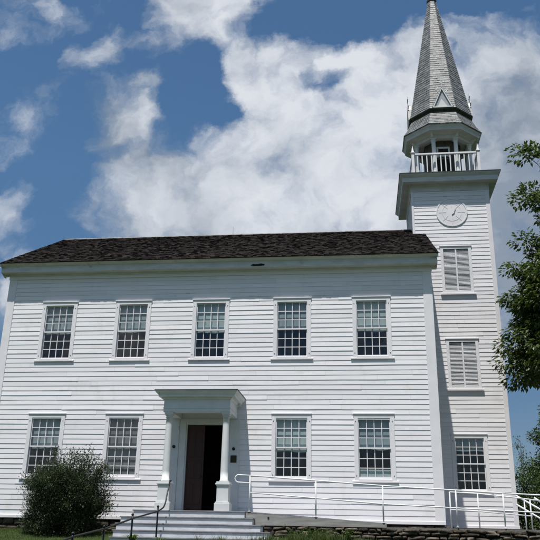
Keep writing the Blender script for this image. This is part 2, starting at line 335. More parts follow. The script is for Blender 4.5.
# ---- windows
def window(x, z0, z1, y=0.0, curtain='half', seed=0, sx=1.0):
    """sash window in opening x+-.51, z0..z1; wall face at y"""
    rr = random.Random(seed)
    hw = .51
    f = MB()   # casing, cap, jamb liner
    cw = .115
    f.box(x-hw-cw, x-hw+.012, y-.034, y, z0-.06, z1+.105)
    f.box(x+hw-.012, x+hw+cw, y-.034, y, z0-.06, z1+.105)
    f.box(x-hw+.012, x+hw-.012, y-.033, y, z1-.012, z1+.105)
    f.box(x-hw-cw-.02, x+hw+cw+.02, y-.060, y, z1+.105, z1+.135)
    f.box(x-hw-cw-.008, x+hw+cw+.008, y-.046, y, z1+.085, z1+.105)
    # small storm-window catches
    for sx_ in (-1,1):
        for zz in (z1-.12, z0+.1): f.box(x+sx_*(hw+.055)-.011, x+sx_*(hw+.055)+.011, y-.041, y-.034, zz-.016, zz+.016, 1)
    fr_ = part(f,'window',[TRIM,IRON],bevel=.003)
    s = MB(); s.add([(x-hw-cw-.07,y-.058,z0-.095),(x+hw+cw+.07,y-.058,z0-.095),(x+hw+cw+.07,y,z0-.095),(x-hw-cw-.07,y,z0-.095),
                     (x-hw-cw-.07,y-.058,z0-.055),(x+hw+cw+.07,y-.058,z0-.055),(x+hw+cw+.07,y,z0-.03),(x-hw-cw-.07,y,z0-.03)],
                    [(3,2,1,0),(4,5,6,7),(0,1,5,4),(1,2,6,5),(2,3,7,6),(3,0,4,7)],0)
    s.box(x-hw,x+hw,y-.05,y+.12,z0-.05,z0-.004)
    o = s.build('sill',TRIM,fr_); 
    zm = (z0+z1)/2
    def sash(za, zb, yf, top):
        m_ = MB(); st = .042; bt = .055 if not top else .042; tp = .042 if top else .042
        yb = yf+.035
        m_.box(x-hw+.005,x-hw+st,yf,yb,za,zb); m_.box(x+hw-st,x+hw-.005,yf,yb,za,zb)
        m_.box(x-hw+st,x+hw-st,yf+.001,yb,za,za+bt); m_.box(x-hw+st,x+hw-st,yf+.001,yb,zb-tp,zb)
        a0,a1 = x-hw+st, x+hw-st; b0,b1 = za+bt, zb-tp
        for i in (1,2,3):
            u = a0+(a1-a0)*i/4; m_.box(u-.0115,u+.0115,yf+.004,yb-.006,b0,b1)
        for i in (1,2):
            w = b0+(b1-b0)*i/3
            for k in range(4):
                c0 = a0+(a1-a0)*k/4+.0115*(k>0); c1 = a0+(a1-a0)*(k+1)/4-.0115*(k<3)
                m_.box(c0,c1,yf+.005,yb-.007,w-.0115,w+.0115)
        m_.build('sash',TRIM,fr_)
        g = MB(); t = rr.uniform(-.002,.002)
        for i in range(4):
            for j in range(3):
                u0,u1 = a0+(a1-a0)*i/4,a0+(a1-a0)*(i+1)/4; w0,w1 = b0+(b1-b0)*j/3,b0+(b1-b0)*(j+1)/3
                q = [rr.uniform(-.0022,.0022) for _ in range(3)]
                g.add([(u0,yf+.018+q[0],w0),(u1,yf+.018+q[1],w0),(u1,yf+.018+q[1]+q[2],w1),(u0,yf+.018+q[0]+q[2],w1)],[(0,1,2,3)],0)
        g.build('pane',GLASS,fr_)
    sash(zm-.018, z1, y+.012, True); sash(z0, zm+.018, y+.052, False)
    def cloth(za, zb, m_, n=44, amp=.002):
        c = MB(); ph = rr.uniform(0,9)
        rows = 8
        c.rings([[(x-hw+.0+2*hw*i/n, y+.115+amp*math.sin(i*1.15+ph+noise.noise((i*.2,j*.3,seed))*2)*(.6+.6*noise.noise((i*.13,1,seed)))+.002*noise.noise((i*.12,j*.3,seed+5)), zb+(za-zb)*j/rows+(.05*noise.noise((i*.05,ph,0)) if j==rows else 0)) for i in range(n+1)] for j in range(rows+1)],0,closed=False)
        c.build('curtain',m_,fr_,smooth=True)
    if curtain == 'half': cloth(zm+rr.uniform(-.06,.05), z1+.02, CURT)
    elif curtain == 'pale': cloth(zm-rr.uniform(.05,.14), z1+.02, CURTW, amp=.002)
    elif curtain == 'full': cloth(z0-.02, z1+.02, CURTB)
    elif curtain == 'tiers': cloth(zm-.03, z1+.02, CURT); cloth(z0-.02, z0+.30, CURTW)
    elif curtain == 'short': cloth(z1-.45, z1+.02, CURT, amp=.004)  # tower window: added cloth, its grey stands in for a reflection in the top panes
    return fr_
for i,(x,c) in enumerate(zip(upx,('half','half','pale','half','pale'))): window(x,*UP,0,c,20+i)
for i,(x,c) in enumerate(zip(lox,('half','full','pale','tiers'))): window(x,*LO,0,c,40+i)

# ---- doorway
mb = MB()
mb.box(6.44,DX0,-.045,0,.2,3.06); mb.box(DX1,8.08,-.045,0,.2,3.06); mb.box(DX0,DX1,-.044,0,DZ1,3.06)
mb.box(6.13,6.438,-.08,0,.2,3.06); mb.box(8.082,8.39,-.08,0,.2,3.06)
mb.box(6.10,6.438,-.10,-.0801,.2,.42); mb.box(8.082,8.42,-.10,-.0801,.2,.42)
mb.box(DX0-.02,DX0+.035,.0,.14,DZ0,DZ1); mb.box(DX1-.035,DX1+.02,.0,.14,DZ0,DZ1); mb.box(DX0+.035,DX1-.035,.0,.14,DZ1-.035,DZ1+.02)
mb.box(DX0-.02,DX1+.02,-.06,.2,.2,DZ0+.01,1)
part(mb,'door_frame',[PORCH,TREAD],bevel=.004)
def leaf(hinge, ang, s):
    m_ = MB(); w = .56; h = DZ1-DZ0-.06
    m_.box(0,s*w,0,.045,0,h) if s>0 else m_.box(-w,0,0,.045,0,h)
    for (a,b) in ((.18,.78),(.95,1.45),(1.6,h-.15)):
        for (c,d) in ((.07,.26),(.31,.50)):
            x0,x1 = (c,d) if s>0 else (-d,-c)
            m_.box(x0,x1,-.012,.0,a,b)
    o = part(m_,'door_leaf',DOORM,bevel=.004)
    o.matrix_parent_inverse = Matrix.Translation(-Vector((7.3,0,0)))
    o.location = (hinge[0],hinge[1],DZ0+.02); o.rotation_euler = (0,0,ang)
    k = MB(); k.lathe((s*.51),-.045,[(.006,.98),(.03,.99),(.03,1.03),(.006,1.04)],12); kk = k.build('door_knob',BRONZE,o)
leaf((DX0+.035,.08),0,1); leaf((DX1-.04,.14),-math.radians(80),-1)
for x,z,lbl in ((6.30,2.18,''),(8.22,2.12,'')):
    mb = MB(); mb.tube([(x,-.08,z),(x,-.10,z)],[.05,.05],14); mb.tube([(x,-.1,z),(x,-.17,z)],[.028,.034],12); part(mb,'wall_lamp',IRON)
mb = MB(); mb.box(8.135,8.325,-.098,-.0802,1.70,1.92); mb.box(8.15,8.31,-.103,-.098,1.715,1.905,1); part(mb,'wall_plaque',[IRON,BRONZE],bevel=.003)

# ---- portico
PX0, PX1, PY = 6.24, 8.30, -1.42
for x in (6.41, 8.17):
    y = -1.28
    c = MB(); n = 24
    prof = [(.13,1.03),(.135,1.06),(.118,1.085),(.118,1.10)]
    for k in range(9): t = k/8; prof.append((.114-.019*t**1.6, 1.10+1.80*t))
    prof += [(.108,2.90),(.108,2.925),(.095,2.93),(.1,2.97)]
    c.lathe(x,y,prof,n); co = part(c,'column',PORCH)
    for p_ in co.data.polygons: p_.use_smooth = abs(p_.normal.z) < .5
    c = MB()
    for w,a,b in ((.225,.205,.42),(.205,.42,.46),(.175,.46,.90),(.19,.90,.94),(.215,.94,.985),(.19,.985,1.03)): c.box(x-w,x+w,y-w,y+w,a,b)
    c.build('pedestal',PORCH,co,bevel=.006)
    c = MB(); c.box(x-.115,x+.115,y-.115,y+.115,2.97,3.0); c.lathe(x,y,[(.1,2.945),(.125,2.955),(.125,2.9695),(.1,2.97)],n); c.box(x-.13,x+.13,y-.13,y+.13,3.0,3.06); c.build('capital',PORCH,co,bevel=.003)
mb = MB()
def usweep(mb, prof, m=0):   # open U sweep round the portico (back on the wall)
    mb.rings([[(PX0-o,0,z),(PX0-o,PY-o,z),(PX1+o,PY-o,z),(PX1+o,0,z)] for o,z in prof], m, closed=False)
usweep(mb, [(-.26,3.28),(-.26,3.06),(0,3.06),(0,3.17),(.012,3.17),(.012,3.19),(-.005,3.20),(-.005,3.42),(.02,3.43),(.035,3.45),(.06,3.47),(.06,3.49),(.145,3.505),(.145,3.55),(.16,3.565),(.20,3.60),(.235,3.65),(.24,3.675)])
mb.add([(PX0+.2,0,3.27),(PX1-.2,0,3.27),(PX1-.2,PY+.2,3.27),(PX0+.2,PY+.2,3.27)],[(0,1,2,3)],0)
# scroll brackets under the ends and modillions
for x in (PX0-.01, PX1+.01):
    s = -1 if x < 7 else 1
    for yy in (-.14,-.32,):
        mb.box(min(x,x+s*.12),max(x,x+s*.12),yy-.04,yy+.04,3.43,3.52)
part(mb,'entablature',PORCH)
mb = MB(); o_ = .255
mb.add([(PX0-o_,0,3.677),(PX0-o_,PY-o_,3.677),(PX1+o_,PY-o_,3.677),(PX1+o_,0,3.677),(PX0+.1,-.003,3.90),(PX1-.1,-.003,3.90),
        (PX0-o_,0,3.70),(PX0-o_,PY-o_,3.70),(PX1+o_,PY-o_,3.70),(PX1+o_,0,3.70)],
       [(3,2,1,0),(0,1,7,6),(1,2,8,7),(2,3,9,8),(7,8,5,4),(8,9,5),(6,7,4)],0)
part(mb,'portico_roof',TIN)

# ---- foundation stones (left part shows)
def stones(mb, x0, x1, yf, z0, z1, seed, depth=.22, hmin=.08, hmax=.2, wmin=.16, wmax=.55, jag=.03):
    rr = random.Random(seed); z = z0
    while z < z1-.02:
        h = min(rr.uniform(hmin,hmax), z1-z)
        if z1-z-h < .05: h = z1-z
        x = x0 + rr.uniform(-.15,0)
        while x < x1:
            w = rr.uniform(wmin,wmax)*(1.2 if h < .1 else 1)
            dz = rr.uniform(-.02,.02); dy = rr.uniform(-.035,.035); hh = h*rr.uniform(.82,1.0); g = rr.uniform(.006,.022)
            a,b,c0,c1 = x+g, x+w-g, z+dz, z+dz+hh-g
            nx, nz, ny = 3, 2, 1
            # rounded irregular block: front face grid
            vs = []; cx = (a+b)/2; cz = (c0+c1)/2
            cj = [rr.uniform(0,.2) for _ in range(4)]; sh = rr.uniform(-.03,.03); sl = rr.uniform(-.018,.018)
            G = []
            for j in range(4):
                row = []
                for i in range(5):
                    u = -1+2*i/4; v = -1+2*j/3
                    r_ = 1-cj[(u>0)*2+(v>0)]*(abs(u)**3*abs(v)**3)
                    px = cx+u*(b-a)/2*r_+sh*v*.5; pz = cz+v*(c1-c0)/2*r_+sl*u
                    e = max(abs(u),abs(v)); py = yf+dy+(.02*e**8)+noise.noise((px*5,pz*7,seed))*jag
                    px += noise.noise((px*6,pz*6,seed+9))*.012; pz += noise.noise((px*6,pz*6,seed+19))*.012
                    row.append(len(vs)); vs.append((px,py,pz))
                G.append(row)
            fs = [(G[j][i],G[j][i+1],G[j+1][i+1],G[j+1][i]) for j in range(3) for i in range(4)]
            ring = G[0]+[G[j][4] for j in (1,2)]+G[3][::-1]+[G[j][0] for j in (2,1)]
            nb_ = len(vs)
            for q in ring: vs.append((vs[q][0],yf+depth,vs[q][2]))
            k = len(ring)
            for q in range(k): fs.append((ring[(q+1)%k],ring[q],nb_+q,nb_+(q+1)%k))
            mb.add(vs,fs,0); x += w
        z += h
fm = MB(); stones(fm,-.05,14.6,-.01,-.7,-.035,77,.2,.08,.17,.2,.7); fm.box(-.0,14.6,.06,9.4,-.8,-.036,1)
part(fm,'foundation',[STONE,GROUTM])

# ================================================================== TOWER (parts of the church)
TX0,TX1,TY0,TY1 = 14.42,17.39,3.6,6.6
TC = (15.9,5.1)
twin = (15.97-.51,15.97+.51,1.19,3.0-.02)
l1 = (15.50,16.44,4.80,6.45); l2 = (15.50,16.44,8.43,10.13)
fix(clap('tower_wall', (TX0,TY0,0), (1,0,0), (0,-1,0), TX1-TX0, .05, 12.78, [(q[0]-TX0,q[1]-TX0,q[2],q[3]) for q in (twin,l1,l2)], CH, seed=13))
fix(clap('tower_wall', (TX1,TY0,0), (0,1,0), (1,0,0), 3.0, .05, 12.78, [], CH, seed=14))
fix(clap('tower_wall', (TX0,TY1,0), (0,-1,0), (-1,0,0), 3.0, .05, 12.78, [], CH, seed=15))
fix(clap('tower_wall', (TX1,TY1,0), (-1,0,0), (0,1,0), TX1-TX0, .05, 12.78, [], CH, seed=16))
for (x0,x1,y0,y1) in ((TX1-.13,TX1+.028,TY0-.028,TY0),(TX1+.003,TX1+.028,TY0+.001,TY0+.13),(TX0-.026,TX0+.06,TY0-.028,TY0),(TX0-.026,TX0-.003,TY0+.001,TY0+.13),(TX1,TX1+.026,TY1-.13,TY1+.026),(TX0-.026,TX0,TY1-.13,TY1+.026)):
    corner(x0,x1,y0,y1,.0 if x0>15 else 8.6,12.8)
mb = MB(); mb.rect(TX0,TX1,TY0,TY1,[(.0,.07),(.045,.055),(.045,-.03),(.0,-.035)]); part(mb,'water_table',TRIM)
fm = MB(); stones(fm,TX0,TX1,TY0-.0,-.8,-.035,78,.2); fm.box(TX0,TX1,TY0+.06,TY1,-.8,-.036,1); part(fm,'foundation',[STONE,GROUTM])
window(15.97,twin[2],twin[3],TY0,'short',61)
def louver(x0,x1,z0,z1,seed):
    rr = random.Random(seed); f = MB(); y = TY0; c = .11
    f.box(x0-c,x0,y-.035,y,z0-.11,z1+.10); f.box(x1,x1+c,y-.035,y,z0-.11,z1+.10)
    f.box(x0,x1,y-.034,y,z1,z1+.10); f.box(x0,x1,y-.034,y,z0-.11,z0)
    f.box(x0-c-.03,x1+c+.03,y-.062,y,z1+.10,z1+.13); f.box(x0-c-.07,x1+c+.07,y-.085,y,z0-.165,z0-.11)
    xm = (x0+x1)/2; f.box(xm-.028,xm+.028,y-.02,y+.05,z0,z1)
    fr_ = part(f,'louvered_window',TRIM,bevel=.003)
    b = MB(); b.box(x0,x1,y+.10,y+.12,z0,z1); b.build('backing',SKIRT,fr_)
    for a,b_ in ((x0+.004,xm-.03),(xm+.03,x1-.004)):
        s = MB(); z = z0+.02; k = 0
        while z < z1-.05:
            t = rr.uniform(-.006,.006); o = rr.random() < .10; dz = .034 if o else .050+rr.uniform(-.004,.004)
            s.add([(a,y+.005,z+t),(b_,y+.005,z-t),(b_,y+.055,z+dz-t),(a,y+.055,z+dz+t),(a,y+.005,z+.014+t),(b_,y+.005,z+.014-t),(b_,y+.055,z+dz+.012-t),(a,y+.055,z+dz+.012+t)],
                  [(3,2,1,0),(4,5,6,7),(0,1,5,4),(1,2,6,5),(2,3,7,6),(3,0,4,7)],0)
            z += .050
        s.build('slats',SLAT,fr_)
louver(*l1,71); louver(*l2,72)
# clock face
ck = MB(); cx,cz,y = 15.93,11.67,TY0-.016
def disc(mb,r0,r1,y0,y1,n=48,m=0):
    a = [(cx+r0*math.cos(2*pi*k/n),cz+r0*math.sin(2*pi*k/n)) for k in range(n)]; b = [(cx+r1*math.cos(2*pi*k/n),cz+r1*math.sin(2*pi*k/n)) for k in range(n)]
    mb.rings([[(u,y1,v) for u,v in a],[(u,y0,v) for u,v in a],[(u,y0,v) for u,v in b],[(u,y1,v) for u,v in b]],m)
ck.rings([[(cx+r*math.cos(-2*pi*k/48),yy,cz+r*math.sin(-2*pi*k/48)) for k in range(48)] for r,yy in ((.57,y+.016),(.57,y-.015))],0,False,True)
disc(ck,.555,.60,y-.026,y+.016); disc(ck,.36,.375,y-.021,y-.014)
cf = part(ck,'clock_face',TRIM)
for k in range(8):
    t = k*pi/4; m_ = MB(); u = Vector((math.cos(t),0,math.sin(t))); w = Vector((-math.sin(t),0,math.cos(t)))
    a = Vector((cx,y-.0155,cz)); q = [a+u*.22+w*.008,a+u*.22-w*.008,a+u*.50-w*.013,a+u*.50+w*.013]
    m_.add([v+Vector((0,-.006,0)) for v in q]+q,[(0,1,2,3),(0,4,5,1),(1,5,6,2),(2,6,7,3),(3,7,4,0)],0); m_.build('hour_mark',SLAT,cf)
for (xa_,za_,xb_,zb_) in ((.14,.13,.09,.0),(.10,-.03,.0,-.10)):
    m_ = MB(); m_.tube([(cx+xa_,y-.03,cz+za_),(cx+xb_,y-.03,cz+zb_)],[.012,.014],6); m_.build('clock_hand',LEAD,cf)
# tower cornice
mb = MB(); mb.rect(TX0,TX1,TY0,TY1,[(.0,12.60),(.03,12.60),(.035,12.80),(.06,12.84),(.08,12.88),(.11,12.89),(.335,12.90),(.35,12.90),(.35,12.95),(.355,13.08),(.38,13.11),(.45,13.19),(.455,13.22)])
part(mb,'tower_cornice',WORN)
mb = MB(); mb.rect(TX0,TX1,TY0,TY1,[(.455,13.2205),(.475,13.2205),(.475,13.25),(-.15,13.34)],0,True,True); part(mb,'tower_deck',TIN)
# balustrade
bal = MB(); bx0,bx1,by0,by1 = 14.56,17.16,3.78,6.38
posts = [(bx0,by0),(bx1,by0),(bx1,by1),(bx0,by1)]
for (x,y) in posts:
    bal.box(x-.055,x+.055,y-.055,y+.055,13.30,14.45)
    bal.box(x-.085,x+.085,y-.085,y+.085,14.45,14.48)
    bal.rings([[(x-.055*s,y-.055*s,z),(x+.055*s,y-.055*s,z),(x+.055*s,y+.055*s,z),(x-.055*s,y+.055*s,z)] for s,z in ((1,14.48),(.75,14.56),(.12,14.80))],0,False,True)
for (a,b) in zip(posts,posts[1:]+posts[:1]):
    a = Vector((*a,0)); b = Vector((*b,0)); d = (b-a).normalized(); a2 = a+d*.056; b2 = b-d*.056; h = .04 
    x0,x1 = sorted((a2.x,b2.x)); y0,y1 = sorted((a2.y,b2.y))
    ex = .04 if abs(d.x)<.5 else 0; ey = .04 if abs(d.y)<.5 else 0
    bal.box(x0-ex,x1+ex,y0-ey,y1+ey,14.36,14.43); bal.box(x0-ex,x1+ex,y0-ey,y1+ey,13.45,13.51)
bo = part(bal,'balustrade',TRIM,bevel=.004)
for (a,b) in zip(posts,posts[1:]+posts[:1]):
    a = Vector((*a,0)); b = Vector((*b,0))
    for k in range(1,14):
        q = a.lerp(b,k/14); m_ = MB(); m_.box(q.x-.02,q.x+.02,q.y-.02,q.y+.02,13.511,14.359); m_.build('baluster',TRIM,bo)
# inner core of the belfry
cxx,cyy = TC
mb = MB(); mb.octa(cxx,cyy,[(.74,13.30),(.74,15.3)])
for k in range(8):
    t = -pi/2+k*pi/4; n_ = Vector((math.cos(t),math.sin(t),0)); u = Vector((-math.sin(t),math.cos(t),0)); c = Vector((cxx,cyy,0))+n_*.744
    for j in range(-3,4): 
        q = c+u*j*.088; mb.add([q-u*.04+Vector((0,0,13.32)),q+u*.04+Vector((0,0,13.32)),q+u*.04+Vector((0,0,15.28)),q-u*.04+Vector((0,0,15.28))],[(0,1,2,3)],0)
core = part(mb,'belfry_room',BELFW)
m_ = MB(); yf = cyy-.76
m_.box(cxx-.30,cxx+.22,yf-.02,yf,13.3,14.42); m_.build('hatch_door',DARK,core)
m_ = MB(); m_.box(cxx-.24,cxx+.16,yf-.02,yf,14.62,14.92); m_.build('hatch_window',DARK,core)
m_ = MB(); 
for b in ((-.31,-.24,14.52,15.0),(.16,.23,14.52,15.0)): m_.box(cxx+b[0],cxx+b[1],yf-.035,yf,b[2],b[3])
for b in ((-.24,.16,14.55,14.62),(-.24,.16,14.92,15.0)): m_.box(cxx+b[0],cxx+b[1],yf-.034,yf,b[2],b[3])
m_.build('hatch_frame',PORCH,core)
# octagon columns
ra = 1.08/math.cos(pi/8)
for k in range(8):
    t = pi/8+k*pi/4; x,y = cxx+ra*math.cos(t), cyy+ra*math.sin(t); m_ = MB()
    m_.lathe(x,y,[(.115,13.28),(.115,13.7),(.095,13.72),(.088,14.4),(.08,15.08),(.10,15.09),(.10,15.12),(.085,15.13),(.1,15.17)],14)
    m_.box(x-.11,x+.11,y-.11,y+.11,15.17,15.215)
    part(m_,'belfry_column',PORCH)
mb = MB(); mb.octa(cxx,cyy,[(.98,15.215),(1.18,15.215),(1.18,15.34),(1.20,15.34),(1.20,15.37),(1.27,15.40),(1.48,15.42),(1.50,15.42),(1.50,15.47),(1.52,15.53),(1.56,15.58),(1.575,15.63),(1.4,15.66)]); mb.octa(cxx,cyy,[(.98,15.215),(.98,15.31),(.0,15.31)])
bc = part(mb,'belfry_cornice',WORN)
for k in range(8):    # paired scroll brackets over each column
    t = pi/8+k*pi/4; d = Vector((math.cos(t),math.sin(t),0)); u = Vector((-math.sin(t),math.cos(t),0)); m_ = MB()
    c = Vector((cxx,cyy,0))+d*1.30
    pr = [(0,15.26),(.05,15.26),(.09,15.30),(.11,15.36),(.20,15.385),(.20,15.42),(0,15.42)]
    vs = [c+d*(o-.04)+u*s+Vector((0,0,z)) for s in (-.045,.045) for o,z in pr]; n = len(pr)
    m_.add(vs,[tuple(range(n))[::-1],tuple(range(n,2*n))]+[(i,(i+1)%n,n+(i+1)%n,n+i) for i in range(n)],0); m_.build('bracket',PORCH,bc)
# shingled faces
def octshingles(mb, prof, e, seed, wmin=.10, wmax=.22, th=.014):
    rr = random.Random(seed)
    for k in range(8):
        t = -pi/2+k*pi/4; d = Vector((math.cos(t),math.sin(t),0)); u = Vector((-math.sin(t),math.cos(t),0)); c = Vector((cxx,cyy,0))
        for (a0,z0),(a1,z1) in zip(prof,prof[1:]):
            Ls = math.hypot(a1-a0,z1-z0); nr = max(1,round(Ls/e)); T = math.tan(pi/8)
            out_ = (d*(z1-z0)+Vector((0,0,a0-a1))).normalized()
            for r_ in range(nr):
                f0 = r_/nr; f1 = (r_+1)/nr; A0 = a0+(a1-a0)*f0; A1 = a0+(a1-a0)*f1; Z0 = z0+(z1-z0)*f0; Z1 = z0+(z1-z0)*f1
                x = -1.0; 
                while x < 1:
                    w = rr.uniform(wmin,wmax)/max(A0*T,.02); x2 = min(x+w,1.0)
                    if 1-x2 < .3*w: x2 = 1.0
                    j = rr.uniform(-.010,.008)*(1 if r_ else 0); g = .003/max(A0*T,.02); tt = th+rr.uniform(-.004,.006)
                    P0 = c+d*A0+Vector((0,0,Z0+j)); P1 = c+d*A1+Vector((0,0,Z1+.004))
                    xa,xb = (x+g if x>-1 else x-.012/max(A0*T,.02)), (x2-g if x2<1 else x2+.012/max(A0*T,.02))
                    vs = [P0+u*xa*A0*T+out_*tt,P0+u*xb*A0*T+out_*tt,P1+u*xb*A1*T+out_*.003,P1+u*xa*A1*T+out_*.003,P0+u*xa*A0*T-out_*.01,P0+u*xb*A0*T-out_*.01]
                    mb.add(vs,[(0,1,2,3),(4,5,1,0),(0,3,4),(1,5,2)],0)
                    x = x2
mb = MB(); sk = [(1.60,15.66),(1.41,15.99),(1.24,16.38)]
mb.octa(cxx,cyy,[(1.575,15.631),(1.60,15.631),(1.59,15.655)]+sk[1:]+[(1.0,16.4)]); octshingles(mb,sk,.12,5)
part(mb,'skirt_roof',SPIRE)
mb = MB(); mb.octa(cxx,cyy,[(1.15,16.39),(1.15,16.50),(1.20,16.53),(1.31,16.535),(1.33,16.56),(1.2,16.6)]); part(mb,'spire_base_moulding',LEADD)
sp = [(1.285,16.57),(1.20,17.0),(.165,23.05)]
mb = MB(); mb.octa(cxx,cyy,[(a-.004,z) for a,z in sp]); octshingles(mb,sp,.125,6,.09,.2)
spire = part(mb,'spire',SPIRE)
m_ = MB(); m_.octa(cxx,cyy,[(.12,23.0),(.21,23.03),(.22,23.10),(.15,23.14),(.09,23.3)],0,True,True)
m_.lathe(cxx,cyy,[(.05,23.28),(.07,23.5),(.14,23.6),(.16,23.72),(.12,23.84),(.03,23.9),(.02,24.8),(.002,25.2)],16); m_.build('finial',TIN,spire)
for k in range(4):   # little gables at the foot of the spire
    t = -pi/2+k*pi/2; d = Vector((math.cos(t),math.sin(t),0)); u = Vector((-math.sin(t),math.cos(t),0)); c = Vector((cxx,cyy,0)); Zv = Vector((0,0,1))
    m_ = MB(); A = 1.33; hw_,zb,za = .40,16.575,17.52
    P = lambda a,x,z: c+d*a+u*x+Zv*z
    # raking frame
    def bar(x0,z0,x1,z1,w,a0,a1,mi=0):
        dx,dz = x1-x0,z1-z0; l = math.hypot(dx,dz); nx,nz = -dz/l*w/2,dx/l*w/2
        q = [(x0+nx,z0+nz),(x1+nx,z1+nz),(x1-nx,z1-nz),(x0-nx,z0-nz)]
        m_.add([P(a1,*v) for v in q]+[P(a0,*v) for v in q],[(0,1,2,3),(0,4,5,1),(1,5,6,2),(2,6,7,3),(3,7,4,0)],mi)
    bar(-hw_,zb,0,za,.05,A-.12,A+.02); bar(hw_,zb,0,za,.05,A-.12,A+.021); bar(-hw_,zb+.02,hw_,zb+.02,.05,A-.1,A+.015)
    m_.add([P(A-.03,-hw_,zb),P(A-.03,hw_,zb),P(A-.03,0,za)],[(0,1,2)],1)
    m_.add([P(A-.012,-.20,zb+.045),P(A-.012,.20,zb+.045),P(A-.012,.03,zb+.34),P(A-.012,-.04,zb+.42)],[(0,1,2,3)],0)
    # roof planes back to the spire
    m_.add([P(A+.03,-hw_-.04,zb),P(A+.03,0,za+.05),P(.9,0,za+.05),P(.9,-hw_-.04,zb)],[(0,1,2,3)],2)
    m_.add([P(A+.03,hw_+.04,zb),P(A+.03,0,za+.052),P(.9,0,za+.052),P(.9,hw_+.04,zb)],[(3,2,1,0)],2)
    m_.build('spire_gable',[PORCH,LEAD,SPIRE],spire)
    m_ = MB(); q = P(A,0,za+.02)
    m_.tube([q,q+Zv*.5],[.022,.012],6)
    for da in (20,90,160,):
        v = u*math.cos(math.radians(da))+Zv*math.sin(math.radians(da)); o_ = q+Zv*.22; m_.tube([o_-v*.02,o_+v*.13,o_+v*.17],[.02,.022,.006],6)
    for s in (-1,1): m_.tube([P(A,s*.16,za-.24),P(A,s*.24,za-.10),P(A,s*.21,za-.02)],[.02,.028,.01],6)
    m_.build('gable_finial',PORCH,spire)

# ================================================================== STEPS, RAMP, RAILINGS
st = empty('front_steps',(7.26,-1.9,-.6)); tag(st,'worn white wooden steps with grey treads in front of the open door','steps')
def sub(mb,name,m,parent,**k):
    o = mb.build(name,m,None,**k); o.parent = parent; o.matrix_parent_inverse = Matrix.Translation(-Vector(parent.location)); return o
for k in range(5):
    z1 = .205-.187*k; x0 = (5.60,5.33,5.31,5.33,5.36)[k]; x1 = 8.90+.27*k; yf = -1.70-.30*k
    m_ = MB(); zb = z1-.187 if k < 4 else -1.0
    m_.box(x0+.03,x1-.03,yf+.03,-.06,zb+.0 if k<4 else zb,z1-.035,0)
    # tread boards on the exposed front
    ys = [yf,yf+.155,yf+.31] if k else [yf+.14*i for i in range(13)]
    for a,b in zip(ys,ys[1:]): m_.box(x0,x1,a+.003,min(b,-.058),z1-.034+R.uniform(0,.002),z1,1)
    if k:
        for (a,b) in ((x0,x0+.29),(x1-.32,x1)): m_.box(a,b,yf+.313,-.06,z1-.034,z1-.001,1)
    sub(m_,'step',[RISER,TREAD],st,bevel=.004)
ramp_o = empty('wheelchair_ramp',(10.9,-1,-.1)); tag(ramp_o,'long low grey wooden ramp sloping down from the steps along the church front','ramp')
m_ = MB(); xa,xb = 8.905,12.85; za,zb = .205,-.05; n = 28
for i in range(n):
    x0 = xa+(xb-xa)*i/n; x1 = xa+(xb-xa)*(i+1)/n-.004; z0 = za+(zb-za)*i/n; z1 = za+(zb-za)*(i+1)/n
    m_.add([(x0,-1.60,z0-.03),(x1,-1.60,z1-.03),(x1,-.07,z1-.03),(x0,-.07,z0-.03),(x0,-1.60,z0),(x1,-1.60,z1),(x1,-.07,z1),(x0,-.07,z0)],[(3,2,1,0),(4,5,6,7),(0,1,5,4),(1,2,6,5),(2,3,7,6),(3,0,4,7)],0)
sub(m_,'deck',TREAD,ramp_o)
m_ = MB(); m_.add([(8.86,-1.63,-.125),(12.85,-1.63,-.14),(12.85,-1.63,-.055),(8.86,-1.63,.165),(8.86,-1.60,-.125),(12.85,-1.60,-.14),(12.85,-1.60,-.055),(8.86,-1.60,.165)],[(0,1,2,3),(3,2,6,7),(0,4,5,1),(4,7,6,5),(0,3,7,4),(1,5,6,2)],0)
m_.add([(8.86,-1.655,-.165),(12.85,-1.655,-.165),(12.85,-1.655,-.128),(8.86,-1.655,-.09),(8.86,-1.631,-.165),(12.85,-1.631,-.165),(12.85,-1.631,-.128),(8.86,-1.631,-.09)],[(0,1,2,3),(3,2,6,7),(0,4,5,1),(0,3,7,4),(1,5,6,2)],0)
sub(m_,'skirt_board',SKIRT,ramp_o)
m_ = MB(); m_.tube([(9.55,-1.632,.04),(9.55,-1.645,.04)],.028,10); sub(m_,'bolt',IRON,ramp_o)

rail = empty('ramp_handrail',(12.9,-1.6,-.1)); tag(rail,'white tubular handrail with looped end along the outer edge of the ramp','handrail')
tz = lambda x: 1.194+(x-8.99)*(-.0640) if x < 12.8 else (.95-(x-12.8)*.049 if x<16 else .793-(x-16)*.040)
mz = lambda x: .723+(x-8.99)*(-.0695) if x < 12.8 else (.458-(x-12.8)*.040 if x<16 else .33-(x-16)*.034)
bz = lambda x: za+(zb-za)*(x-xa)/(xb-xa) if x < xb else -.12
ry = -1.60
m_ = MB(); pth = [(x,ry,tz(x)) for x in (8.99,10.9,12.8,14.8,16.0,17.6,19.6)]
sub((m_.tube(pth,.021,10),m_)[1],'top_rail',RAILW,rail,smooth=True)
m_ = MB(); z0 = tz(8.75); r_ = .105; loop = [(8.99,ry,tz(8.99)-.002)]+[(8.66-r_*math.sin(t),ry,z0-r_+r_*math.cos(t)) for t in [pi*i/12 for i in range(13)]]+[(8.99,ry,z0-2*r_-.015)]
m_.tube(loop,.021,10); sub(m_,'rail_loop',RAILW,rail,smooth=True)
m_ = MB(); m_.tube([(x,ry,mz(x)) for x in (8.99,10.9,12.8,14.8,16.0,17.6,19.6)],.019,10); sub(m_,'mid_rail',RAILW,rail,smooth=True)
